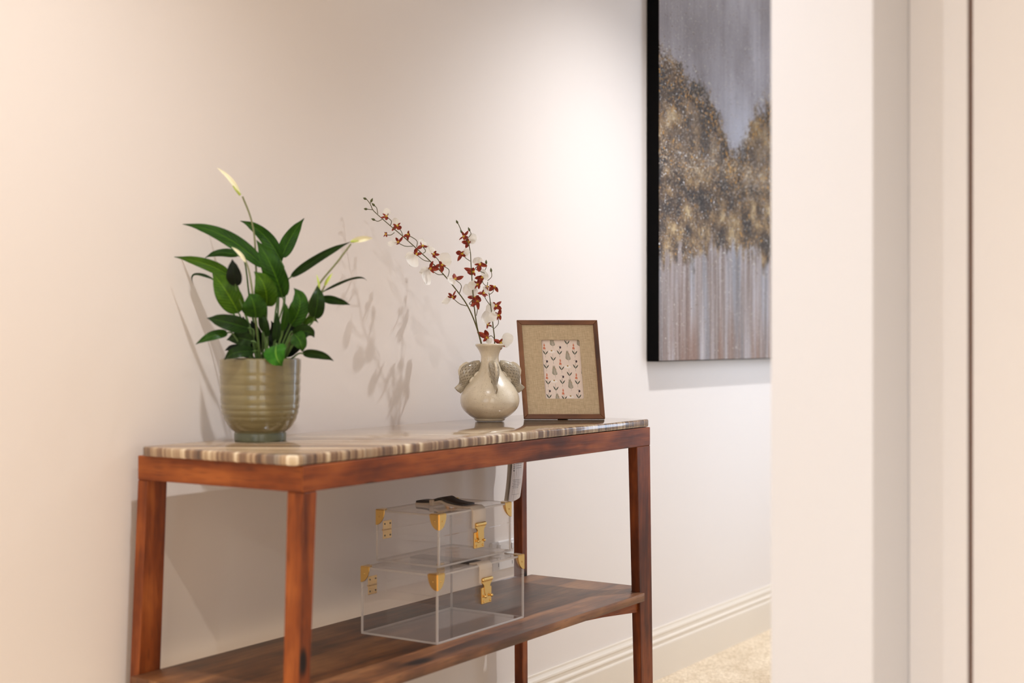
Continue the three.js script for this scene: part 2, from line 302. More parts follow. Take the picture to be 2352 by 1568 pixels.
// ---------- console table ----------
const TOP = 0.8128, SLAB = 0.796;
{
  const t = thing('console_table', 'long reddish wooden console table with a banded stone top and low shelf', 'table');
  const own = (g) => g;
  // stone slab, veins running diagonally through it
  const x0 = 0, x1 = 1.2, z0 = 0.06, z1 = 0.4088, r = 0.012, b = 0.0035, s = new THREE.Shape();
  const a0 = x0 + b, a1 = x1 - b, c0 = z0 + b, c1 = z1 - b;
  s.moveTo(a0 + r, c0); s.lineTo(a1 - r, c0); s.quadraticCurveTo(a1, c0, a1, c0 + r); s.lineTo(a1, c1 - r); s.quadraticCurveTo(a1, c1, a1 - r, c1); s.lineTo(a0 + r, c1); s.quadraticCurveTo(a0, c1, a0, c1 - r); s.lineTo(a0, c0 + r); s.quadraticCurveTo(a0, c0, a0 + r, c0);
  let slab = new THREE.ExtrudeGeometry(s, { depth: TOP - SLAB - 2 * b, bevelThickness: b, bevelSize: b, bevelSegments: 4, curveSegments: 8 }).rotateX(Math.PI / 2).translate(0, TOP - b, 0);
  slab = toCreasedNormals(slab, 0.7);
  flatUV(slab, (x, y, z) => [x * 0.838 - z * 0.545 + 0.4, x * 0.545 + z * 0.838 + y * 0.6]);
  const veins = sized(tex(2048, 256, (u, v) => {
    const w = (fbm(u * 8, v * 2, 8, 2, 3) - 0.5) * 0.02, q = u + w;
    const n = fbm(q * 200, v * 2, 200, 2, 3), m = fbm(q * 130 + 9, v * 3, 130, 3, 3), k = fbm(q * 14 + 5, v * 1, 14, 1, 3);
    let c = ramp([[0, [84, 62, 48]], [0.3, [124, 94, 70]], [0.48, [158, 130, 100]], [0.62, [180, 154, 122]], [0.8, [212, 192, 160]], [1, [236, 222, 198]]], clamp(0.44 + (n - 0.5) * 1.6 + (k - 0.5) * 0.3));
    c = mixc(c, [92, 72, 58], clamp((m - 0.6) * 4) * 0.6);
    c = mixc(c, [94, 92, 96], clamp((fbm(q * 70 + 40, v * 2, 70, 2, 2) - 0.76) * 6) * 0.6);
    return c;
  }), 1.3, 0.8);
  M.stone = phys({ map: veins, roughness: 0.12, clearcoat: 0.6, clearcoatRoughness: 0.03, ior: 1.55 });
  mesh('stone_top', slab, M.stone, t);
  // mitred rails under the slab
  const L = 0.018, R = 1.1985, B = 0.0356, F = 0.4088, y0 = 0.7535, y1 = 0.7948, w = 0.03;
  const ring = (q) => [...q.map(([x, z]) => [x, y0, z]), ...q.map(([x, z]) => [x, y1, z])];
  const g1 = 0.0004;
  mesh('rail', alongUV(hexa(ring([[L, F], [R, F], [R - w, F - w], [L + w, F - w]]), 0.0012), 0, 0.1, 0.2), M.wood, t);
  mesh('rail', alongUV(hexa(ring([[L, B], [L + w, B + w], [R - w, B + w], [R, B]]), 0.0012), 0, 0.5, 0.1), M.wood, t);
  mesh('rail', alongUV(hexa(ring([[L, B + g1], [L, F - g1], [L + w, F - w], [L + w, B + w]]), 0.0012), 2, 0.5, 0.02), M.wood, t);
  mesh('rail', alongUV(hexa(ring([[R, B + g1], [R - w, B + w], [R - w, F - w], [R, F - g1]]), 0.0012), 2, 0.7, 0.4), M.wood, t);
  // splayed legs, each measured at its top and where it meets the floor
  const legs = [
    [[0.023, 0.0536, 0.3724, 0.4088], [-0.0045, 0.013, 0.3745, 0.409]],
    [[1.134, 1.1985, 0.3855, 0.4088], [1.164, 1.218, 0.3898, 0.409]],
    [[0.018, 0.0652, 0.0356, 0.0582], [-0.007, 0.0475, 0.0186, 0.0392]],
    [[1.175, 1.1985, 0.05, 0.0749], [1.193, 1.2165, 0.044, 0.068]],
  ];
  legs.forEach(([a, c], i) => mesh('leg', alongUV(hexa([[c[0], 0, c[3]], [c[1], 0, c[3]], [c[1], 0, c[2]], [c[0], 0, c[2]], [a[0], y0, a[3]], [a[1], y0, a[3]], [a[1], y0, a[2]], [a[0], y0, a[2]]], 0.0016), 1, [0.7, 0.31, 0.55, 0.77][i], [0.027, 0.13, 0.07, 0.2][i]), M.wood, t));
  // shelf board, notched round the legs
  const sh = new THREE.Shape([[-0.012, 0.055], [1.169, 0.055], [1.169, 0.0765], [1.2175, 0.0765], [1.2175, 0.384], [1.146, 0.384], [1.146, 0.42], [0.04, 0.42], [0.04, 0.37], [-0.012, 0.37]].map((q) => new THREE.Vector2(...q)));
  const board = new THREE.ExtrudeGeometry(sh, { depth: 0.0165, bevelThickness: 0.001, bevelSize: 0.001, bevelSegments: 2 }).rotateX(Math.PI / 2).translate(0, 0.4243, 0);
  mesh('shelf', alongUV(toCreasedNormals(board, 0.6), 0, 0.2, 0.05), M.shelf, t);
  // tapering brackets under the front of the shelf
  for (const s2 of [1, -1]) {
    const xa = s2 > 0 ? 1.148 : 0.036, xb = s2 > 0 ? 0.86 : 0.32, sh2 = new THREE.Shape([[xa, 0.4068], [xb, 0.4068], [xb, 0.4035], [lerp(xa, xb, 0.55), 0.395], [xa, 0.380]].map((q) => new THREE.Vector2(...q)));
    mesh('bracket', alongUV(new THREE.ExtrudeGeometry(sh2, { depth: 0.016, bevelEnabled: false }).translate(0, 0, 0.387), 0, 0.4, 0.3), M.wood, t);
  }
}

// ---------- acrylic boxes ----------
const shapeOf = (pts) => new THREE.Shape(pts.map((q) => new THREE.Vector2(...q)));
function openBox(x0, x1, y0, y1, z0, z1, w, up) {                   // five walls in one piece, cut out of a block
  const outer = new Brush(rbox(x0, x1, y0, y1, z0, z1, 0.0006, 1)), inner = new Brush(box(x0 + w, x1 - w, up ? y0 + w : y0 - 0.01, up ? y1 + 0.01 : y1 - w, z0 + w, z1 - w));
  outer.updateMatrixWorld(); inner.updateMatrixWorld();
  const g = new Evaluator().evaluate(outer, inner, SUBTRACTION).geometry; g.clearGroups();
  return toCreasedNormals(g, 0.3);
}
function acrylicBox(label, W, D, hb, hl, x, y, z, strapX, carry) {
  const t = thing('acrylic_box', label, 'box', x, y, z), w = 0.0038, H = hb + hl, gap = 0.0006;
  mesh('base', openBox(-W / 2, W / 2, 0, hb, -D / 2, D / 2, w, true), M.acrylic, t);
  const lid = mesh('lid', openBox(-W / 2, W / 2, hb + gap, H, -D / 2, D / 2, w, false), M.acrylic, t);
  // sawn edges where the sheets meet
  const edge = (x0, x1, y0, y1, z0, z1, par) => mesh('edge', rbox(x0, x1, y0, y1, z0, z1, 0.0005, 1), M.sawn, par), e = 0.0034, q0 = 0.0004;
  for (const sx of [-1, 1]) { const xa = sx < 0 ? -W / 2 - q0 : W / 2 - e, xb = xa + e + q0; edge(xa, xb, 0, e, -D / 2, D / 2, t); edge(xa, xb, H - e, H + q0 / 2, -D / 2, D / 2, lid); for (const sz of [-1, 1]) { const za = sz < 0 ? -D / 2 - q0 : D / 2 - e, zb = za + e + q0; edge(xa, xb, e, hb, za, zb, t); edge(xa, xb, hb + gap, H - e, za, zb, lid); } }
  for (const sz of [-1, 1]) { const za = sz < 0 ? -D / 2 - q0 : D / 2 - e, zb = za + e + q0; edge(-W / 2 + e, W / 2 - e, 0, e, za, zb, t); edge(-W / 2 + e, W / 2 - e, H - e, H + q0 / 2, za, zb, lid); }
  // brass corner caps: three quarter-round plates each
  const q = (a, b) => { const s = new THREE.Shape(); s.moveTo(0, 0); s.lineTo(a, 0); s.absellipse(0, 0, a, b, 0, Math.PI / 2); s.lineTo(0, 0); return new THREE.ExtrudeGeometry(s, { depth: 0.0011, bevelThickness: 0.0004, bevelSize: 0.0004, bevelSegments: 1, curveSegments: 10 }); };
  const flip = (g, sx, sy, sz) => { const m = g.clone().scale(sx, sy, sz); if (sx * sy * sz < 0) { const p = m.index ? m.toNonIndexed() : m; for (const k of Object.keys(p.attributes)) { const at = p.attributes[k], n = at.itemSize; for (let i = 0; i < at.count; i += 3) for (let c = 0; c < n; c++) { const v = at.array[(i + 1) * n + c]; at.array[(i + 1) * n + c] = at.array[(i + 2) * n + c]; at.array[(i + 2) * n + c] = v; } } p.computeVertexNormals(); return p; } return m; };
  const cap = [q(0.022, 0.028).scale(1, -1, 1), q(0.022, 0.02).rotateX(Math.PI / 2), q(0.022, 0.028).scale(1, -1, 1)];
  for (const [sx, sz] of [[-1, 1], [1, 1], [-1, -1], [1, -1]]) {
    const face = flip(q(0.022, 0.029), 1, -1, 1).translate(0, 0, 0.0002), side = flip(q(0.021, 0.029), 1, -1, 1).rotateY(-Math.PI / 2).scale(1, 1, -1), top = q(0.022, 0.02).rotateX(Math.PI / 2).translate(0, 0.0016, 0);
    const sideFix = flip(flip(q(0.021, 0.029), 1, -1, 1).rotateY(Math.PI / 2), 1, 1, 1).translate(-0.0016, 0, 0), topFix = q(0.022, 0.02).rotateX(-Math.PI / 2).translate(0, 0.0001, 0);
    const one = join([face, sideFix, topFix, new THREE.SphereGeometry(0.0016, 8, 6).translate(0.009, -0.013, 0.0016), new THREE.SphereGeometry(0.0016, 8, 6).translate(-0.0018, -0.013, -0.009)]);
    mesh('corner_cap', flip(one, -sx, 1, sz).translate(sx * W / 2, H, sz * D / 2), M.gold, lid);
  }
  // hinges on the back wall
  for (const hx of [-W / 2 + 0.036, W / 2 - 0.036]) {
    const zb = -D / 2 - 0.0012;
    const h = mesh('hinge', join([rbox(hx - 0.0135, hx + 0.0135, hb + 0.001, hb + 0.018, zb - 0.0008, zb + 0.0008, 0.0006, 1), rbox(hx - 0.0135, hx + 0.0135, hb - 0.018, hb - 0.001, zb - 0.0008, zb + 0.0008, 0.0006, 1), new THREE.CylinderGeometry(0.0018, 0.0018, 0.027, 12).rotateZ(Math.PI / 2).translate(hx, hb, zb - 0.0012)]), M.gold, t);
    for (const [a, b] of [[-1, 1], [1, 1], [-1, -1], [1, -1]]) mesh('screw', new THREE.CylinderGeometry(0.0018, 0.0018, 0.0026, 12).rotateX(Math.PI / 2).translate(hx + a * 0.0085, hb + b * 0.0115, zb), M.black, h);
  }
  // leather strap over the lid, from the latch in front to the back edge
  const sw = 0.022, th = carry ? 0.0035 : 0.0014, sx = strapX, zf = D / 2 + 0.0006, yt = H + 0.0006;
  const ribbon = (path, half, thick) => {
    const s = shapeOf([[-half, -thick / 2], [half, -thick / 2], [half, thick / 2], [-half, thick / 2]]);
    const c = new THREE.CatmullRomCurve3(path.map((p) => V(...p)), false, 'centripetal'), n = 60, pos = [], idx = [], ring = [[-half, -thick / 2], [-half + 0.0008, -thick / 2 - 0.0006], [half - 0.0008, -thick / 2 - 0.0006], [half, -thick / 2], [half, thick / 2], [half - 0.0008, thick / 2 + 0.0006], [-half + 0.0008, thick / 2 + 0.0006], [-half, thick / 2]], k = ring.length;
    for (let i = 0; i <= n; i++) { const p = c.getPointAt(i / n), tg = c.getTangentAt(i / n), nz = V(0, -tg.z, tg.y).normalize().multiplyScalar(-1), e = Math.min(1, Math.sqrt(Math.max(0, Math.min(i, n - i) / 3)) + 0.45); for (const [a, b] of ring) pos.push(p.x + a * e, p.y + nz.y * b, p.z + nz.z * b); }
    for (let i = 0; i < n; i++) for (let j = 0; j < k; j++) { const a = i * k + j, b = i * k + (j + 1) % k; idx.push(a, b, a + k, b, b + k, a + k); }
    for (const e of [0, n]) for (let j = 1; j < k - 1; j++) idx.push(...(e ? [e * k, e * k + j, e * k + j + 1] : [0, j + 1, j]));
    const g = new THREE.BufferGeometry(); g.setAttribute('position', new THREE.Float32BufferAttribute(pos, 3)); g.setIndex(idx); g.computeVertexNormals(); return toCreasedNormals(g, 0.7);
  };
  mesh('strap', ribbon([[sx, hb + 0.004, zf + th / 2], [sx, H - 0.014, zf + th / 2], [sx, H - 0.004, zf + th / 2 - 0.0003], [sx, H + 0.0022, zf - 0.005], [sx, yt + th / 2, zf - 0.013], [sx, yt + th / 2, zf - 0.024]], sw, th), M.cream, lid);
  if (!carry) mesh('strap', ribbon([[sx, yt + th / 2, zf - 0.02], [sx, yt + th / 2, 0], [sx, yt + th / 2, -D / 2 + 0.012]], sw, th), M.taupe, lid);
  const hz = [[zf - 0.02, 0], [zf - 0.045, 0.002], [0.012, 0.006], [0, 0.0105], [-0.014, 0.007], [-0.03, 0.002], [-D / 2 + 0.03, 0.0005], [-D / 2 + 0.012, 0]];
  if (carry) mesh('handle', ribbon(hz.map(([q2, l]) => [sx, yt + th + 0.0018 + l, q2]), sw * 0.92, 0.003), M.taupe, lid);
  if (carry) mesh('handle_lining', ribbon(hz.map(([q2, l]) => [sx, yt + th / 2 + l * 0.8 - 0.0004, q2]), sw, th), M.cream, lid);
  if (carry) mesh('keeper', rbox(sx - sw - 0.003, sx + sw + 0.003, yt, yt + 0.0125, -0.026, -0.016, 0.002), M.cream, lid);
  // brass latch
  const lz = zf + th;
  const latch = mesh('latch', join([rbox(sx - 0.0165, sx + 0.0165, hb - 0.036, hb - 0.004, D / 2 + 0.0003, D / 2 + 0.0045, 0.0012), new THREE.SphereGeometry(0.0022, 8, 6).translate(sx - 0.011, hb - 0.031, D / 2 + 0.0045), new THREE.SphereGeometry(0.0022, 8, 6).translate(sx + 0.011, hb - 0.031, D / 2 + 0.0045)]), M.gold, t);
  const hs = new THREE.Shape(); hs.moveTo(-0.016, 0.012); hs.lineTo(0.016, 0.012); hs.lineTo(0.016, 0.004); hs.quadraticCurveTo(0.010, 0.002, 0.0095, -0.006); hs.lineTo(0.0075, -0.016); hs.lineTo(0.0015, -0.0245); hs.lineTo(-0.0015, -0.0245); hs.lineTo(-0.0075, -0.016); hs.lineTo(-0.0095, -0.006); hs.quadraticCurveTo(-0.010, 0.002, -0.016, 0.004); hs.closePath();
  mesh('hasp', new THREE.ExtrudeGeometry(hs, { depth: 0.0022, bevelThickness: 0.0006, bevelSize: 0.0006, bevelSegments: 2 }).translate(sx, hb + 0.001, lz + 0.0008), M.gold, latch);
  mesh('clasp_bar', new THREE.CapsuleGeometry(0.0042, 0.028, 6, 14).rotateZ(Math.PI / 2).translate(sx, hb + 0.0115, lz + 0.0032), M.gold, latch);
  for (const s of [-1, 1]) mesh('stud', join([new THREE.CylinderGeometry(0.0017, 0.0017, 0.005, 12).rotateX(Math.PI / 2).translate(sx + s * 0.0105, hb - 0.021, D / 2 + 0.006), new THREE.SphereGeometry(0.0032, 14, 10).translate(sx + s * 0.0105, hb - 0.021, D / 2 + 0.0085)]), M.gold, latch);
  return t;
}
const SHELF = 0.4254;
acrylicBox('larger clear acrylic box with brass corners, standing on the shelf under a smaller one', 0.299, 0.182, 0.089, 0.0405, 0.6135, SHELF, 0.2535, 0.0085, false);
acrylicBox('smaller clear acrylic box with brass latch and strap, stacked on the larger box', 0.251, 0.152, 0.0585, 0.0425, 0.6385, SHELF + 0.1295 + 0.0038, 0.2365, 0.005, true);

// ---------- socket on the wall behind the boxes ----------
{
  const t = thing('power_outlet', 'white double power outlet on the wall behind the acrylic boxes', 'outlet', 1.2055, 0.469, 0);
  const white = phys({ color: new THREE.Color().setRGB(0.78, 0.75, 0.71), roughness: 0.3 });
  mesh('plate', rbox(-0.0575, 0.0575, -0.0355, 0.0355, 0, 0.009, 0.003), white, t);
  for (const s of [-1, 1]) {
    mesh('switch', rbox(s * 0.03 - 0.006, s * 0.03 + 0.006, 0.012, 0.028, 0.0085, 0.0125, 0.0015), white, t);
    mesh('socket', join([rbox(s * 0.03 - 0.008, s * 0.03 - 0.006, -0.013, -0.004, 0.0085, 0.0094, 0.0003, 1).translate(0, 0, 0), rbox(s * 0.03 + 0.006, s * 0.03 + 0.008, -0.013, -0.004, 0.0085, 0.0094, 0.0003, 1), rbox(s * 0.03 - 0.001, s * 0.03 + 0.001, -0.026, -0.017, 0.0085, 0.0094, 0.0003, 1)]), M.black, t);
  }
}

// ---------- paper tag hanging from the back rail ----------
{
  const t = thing('care_tag', 'glossy printed tag in a clear sleeve hanging beside the back right leg', 'tag', 1.1305, 0.742, 0.098);
  const cv = document.createElement('canvas'); cv.width = 256; cv.height = 512;
  const c = cv.getContext('2d'); c.fillStyle = '#e9dfdc'; c.fillRect(0, 0, 256, 512);
  c.fillStyle = '#3a3236';
  for (let i = 0; i < 11; i++) { c.fillRect(26, 40 + i * 18, 22, 5 + (i * 7) % 6); if (i % 3) c.fillRect(34, 49 + i * 18, 12, 3); }
  c.fillStyle = '#5a5258';
  for (let i = 0; i < 6; i++) { let x = 30 + (i % 2) * 8; while (x < 205 - (i > 3 ? 50 : 0)) { const l = 6 + hash(i, x) * 20; c.fillRect(x, 312 + i * 15, l, 4); x += l + 6; } }
  for (let i = 0; i < 8; i++) c.fillRect(70, 60 + i * 20, 90 + hash(i, 3) * 50, 3);
  c.fillRect(40, 452, 150, 2);
  const map = new THREE.CanvasTexture(cv); map.colorSpace = THREE.SRGBColorSpace;
  const crumple = tex(128, 256, (u, v) => 255 * fbm(u * 7, v * 3, 7, 3, 3), false);
  const mat = phys({ map, roughness: 0.5, clearcoat: 1, clearcoatRoughness: 0.08, bumpMap: crumple, bumpScale: 0.004, side: THREE.DoubleSide });
  const sheet = (w, h, dz, bend) => { const g = new THREE.BoxGeometry(w, h, 0.0006, 12, 16, 1), p = g.attributes.position; for (let i = 0; i < p.count; i++) { const x = p.getX(i), y = p.getY(i); p.setXYZ(i, x + (y < -h / 2 + 0.001 ? 0 : 0), y - h / 2 + (Math.abs(y + h / 2) < 0.001 ? x * 0.17 : 0), p.getZ(i) + dz + bend * (x / w) ** 2 * 4 - 0.012 * (y / h - 0.5) ** 2); } g.computeVertexNormals(); return g; };
  mesh('printed_sheet', sheet(0.050, 0.128, 0.0, -0.004), mat, t);
  mesh('sleeve_back', sheet(0.050, 0.132, -0.009, -0.003).translate(-0.006, 0, 0), phys({ color: new THREE.Color().setRGB(0.6, 0.52, 0.43), roughness: 0.6, side: THREE.DoubleSide }), t);
  mesh('string', tube([[0, -0.002, 0], [0.004, 0.006, -0.004], [0.006, 0.013, -0.01]], 0.0008, 8, 6), M.cream, t);
}

// ---------- glazed pot and peace lily ----------
const TURN = -0.99385;                                              // turns a thing's front to the camera's side of the room
{
  const t = thing('plant_pot', 'olive beige glazed ceramic pot with ribbed sides holding the peace lily', 'plant pot', 0.2068, TOP, 0.1417, TURN);
  const prof = [[0.0, 0.014], [0.040, 0.0145], [0.0462, 0.0175], [0.0525, 0.0225], [0.0598, 0.032], [0.0655, 0.045], [0.0685, 0.058], [0.0698, 0.072], [0.0705, 0.088], [0.0712, 0.105], [0.0718, 0.125], [0.0722, 0.143], [0.0716, 0.1458], [0.0698, 0.1458], [0.0688, 0.142], [0.0675, 0.09], [0.062, 0.045], [0.045, 0.024], [0, 0.022]];
  const curve = new THREE.SplineCurve(prof.map((q) => new THREE.Vector2(...q))), out = [];
  for (let i = 0; i <= 170; i++) { const p = curve.getPoint(i / 170); if (i > 18 && i < 105) { const y = p.y; for (const ry of [0.033, 0.045, 0.056, 0.066, 0.083, 0.101, 0.118]) p.x -= 0.0006 * Math.exp(-(((y - ry) / 0.0016) ** 2)); for (const ry of [0.039, 0.05, 0.061, 0.075, 0.092]) p.x += 0.00035 * Math.exp(-(((y - ry) / 0.004) ** 2)); } out.push([Math.max(0, p.x), p.y]); }
  const speck = sized(tex(256, 256, (u, v) => mixc([108, 98, 62], [126, 115, 75], clamp(fbm(u * 12, v * 24, 12, 24, 4) * 1.4 - 0.2))), 1, 0.5);
  M.pot = phys({ map: speck, roughness: 0.3, clearcoat: 1, clearcoatRoughness: 0.03 });
  mesh('body', lathe(out, 96), M.pot, t);
  mesh('foot', lathe([[0, 0.0035], [0.0425, 0.0035], [0.0435, 0.0], [0.0452, 0.0004], [0.046, 0.003], [0.0462, 0.0135], [0.045, 0.0165], [0.03, 0.0172]], 72), phys({ color: new THREE.Color().setRGB(0.10, 0.115, 0.068), roughness: 0.4, clearcoat: 0.5, clearcoatRoughness: 0.15 }), t);
}
{
  const t = thing('peace_lily', 'leafy green peace lily with narrow white spathes growing in the olive pot', 'plant', 0.2068, TOP, 0.1417, TURN);
  const soil = lathe([[0, 0.134], [0.03, 0.135], [0.06, 0.133], [0.0668, 0.131], [0.0665, 0.125], [0, 0.125]], 48);
  { const p = soil.attributes.position; for (let i = 0; i < p.count; i++) p.setY(i, p.getY(i) + (hash(Math.round(p.getX(i) * 4e3), Math.round(p.getZ(i) * 4e3)) - 0.5) * 0.003); soil.computeVertexNormals(); }
  mesh('soil', soil, std({ color: 0x1d130c, roughness: 1 }), t);
  const leafTex = (a, b, rib) => tex(256, 128, (u, v) => {
    const m = Math.abs(v - 0.5) * 2, side = Math.sin((u * 26 - m * 5) * Math.PI) * 0.5 + 0.5, n = fbm(u * 8, v * 8, 8, 8, 3);
    let c = mixc(a, b, clamp(n * 0.9 + side * 0.16 - 0.05)); return mixc(rib, c, step(0.02, 0.09, m));
  });
  const veinBump = tex(256, 128, (u, v) => { const m = Math.abs(v - 0.5) * 2; return 150 + 60 * Math.sin((u * 26 - m * 5) * Math.PI) - 130 * (1 - step(0.0, 0.1, m)); }, false);
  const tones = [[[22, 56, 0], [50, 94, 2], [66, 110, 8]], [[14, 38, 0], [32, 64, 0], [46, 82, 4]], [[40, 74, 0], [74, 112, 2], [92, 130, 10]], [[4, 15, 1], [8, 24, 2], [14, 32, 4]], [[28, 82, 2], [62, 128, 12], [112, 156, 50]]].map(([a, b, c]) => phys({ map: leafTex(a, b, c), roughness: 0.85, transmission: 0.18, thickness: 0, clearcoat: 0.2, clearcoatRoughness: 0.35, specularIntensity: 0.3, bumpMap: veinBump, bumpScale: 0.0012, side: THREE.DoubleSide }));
  const stalkMat = std({ color: new THREE.Color().setRGB(0.075, 0.15, 0.03), roughness: 0.5 });
  const mm = (q) => V(q[0] / 1000, q[1] / 1000, q[2] / 1000);
  const toEye = V(0, 0, 1);
  function blade(tip, mid, base, width, roll, flat = 0.16, power = 0.62) {  // a leaf: its centre line bent through three points, folded along the midrib
    const ctrl = mid.clone().multiplyScalar(2).sub(tip.clone().add(base).multiplyScalar(0.5)), c = new THREE.QuadraticBezierCurve3(base, ctrl, tip), n = 26, k = 8, pos = [], uv = [], idx = [], ph = rr(0, 6);
    for (let i = 0; i <= n; i++) {
      const s = i / n, p = c.getPoint(s), tg = c.getTangent(s), sd = tg.clone().cross(toEye); if (sd.lengthSq() < 0.02) sd.set(1, 0, 0); sd.normalize().applyAxisAngle(tg, roll);
      const nm = sd.clone().cross(tg).normalize(), w = width / 2 * 1.05 * Math.pow(Math.sin(Math.PI * Math.pow(s, power)), 0.8) * (s > 0.78 ? lerp(1, 0.42, (s - 0.78) / 0.22) : 1) + 0.0004;
      for (let j = 0; j <= k; j++) { const q = (j / k - 0.5) * 2, lift = flat * Math.abs(q) * w + Math.sin(s * 12 + ph + q * 1.5) * 0.09 * w * Math.abs(q); const v = p.clone().addScaledVector(sd, q * w).addScaledVector(nm, lift); pos.push(v.x, v.y, v.z); uv.push(s, j / k); }
    }
    for (let i = 0; i < n; i++) for (let j = 0; j < k; j++) { const a = i * (k + 1) + j; idx.push(a, a + 1, a + k + 1, a + 1, a + k + 2, a + k + 1); }
    const g = new THREE.BufferGeometry(); g.setAttribute('position', new THREE.Float32BufferAttribute(pos, 3)); g.setAttribute('uv', new THREE.Float32BufferAttribute(uv, 2)); g.setIndex(idx); g.computeVertexNormals(); return g;
  }
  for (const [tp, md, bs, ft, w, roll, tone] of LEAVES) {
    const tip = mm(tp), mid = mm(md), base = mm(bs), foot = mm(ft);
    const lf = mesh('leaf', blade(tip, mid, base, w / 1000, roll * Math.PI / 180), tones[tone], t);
    const dir = mid.clone().sub(base).normalize(), span = base.distanceTo(foot);
    mesh('leaf_stalk', tube([foot, foot.clone().lerp(base, 0.5).addScaledVector(V(0, 1, 0), span * 0.06), base.clone().addScaledVector(dir, -0.006), base.clone().addScaledVector(dir, 0.004)], 0.0022, 14, 7, 0.6), stalkMat, lf);
  }
  const spatheMat = phys({ color: new THREE.Color().setRGB(0.86, 0.82, 0.55), roughness: 0.8, transmission: 0.25, thickness: 0, side: THREE.DoubleSide }), paleStalk = std({ color: new THREE.Color().setRGB(0.17, 0.18, 0.07), roughness: 0.5 }), budMat = phys({ color: new THREE.Color().setRGB(0.45, 0.55, 0.1), roughness: 0.7, side: THREE.DoubleSide });
  SPATHES.forEach(([st, sp, w], i) => {
    const p = sp.map(mm), fl = mesh('flower', blade(p[3], p[1].clone().lerp(p[2], 0.5), p[0], w * [0.52, 1.05, 0.62, 0.7, 0.6][i] / 1000, 0.3, 0.55, 0.75), i === 3 || i === 4 ? budMat : spatheMat, t);
    mesh('flower_stalk', tube(st.map(mm), 0.0021, 30, 7, 0.75), paleStalk, fl);
    if (i < 2) mesh('spadix', tube([p[0], p[0].clone().lerp(p[1], 0.5).add(V(0, -0.002, 0.004)), p[1].clone().add(V(0, -0.003, 0.004))], 0.0024, 8, 7, 0.5), budMat, fl);
  });
}

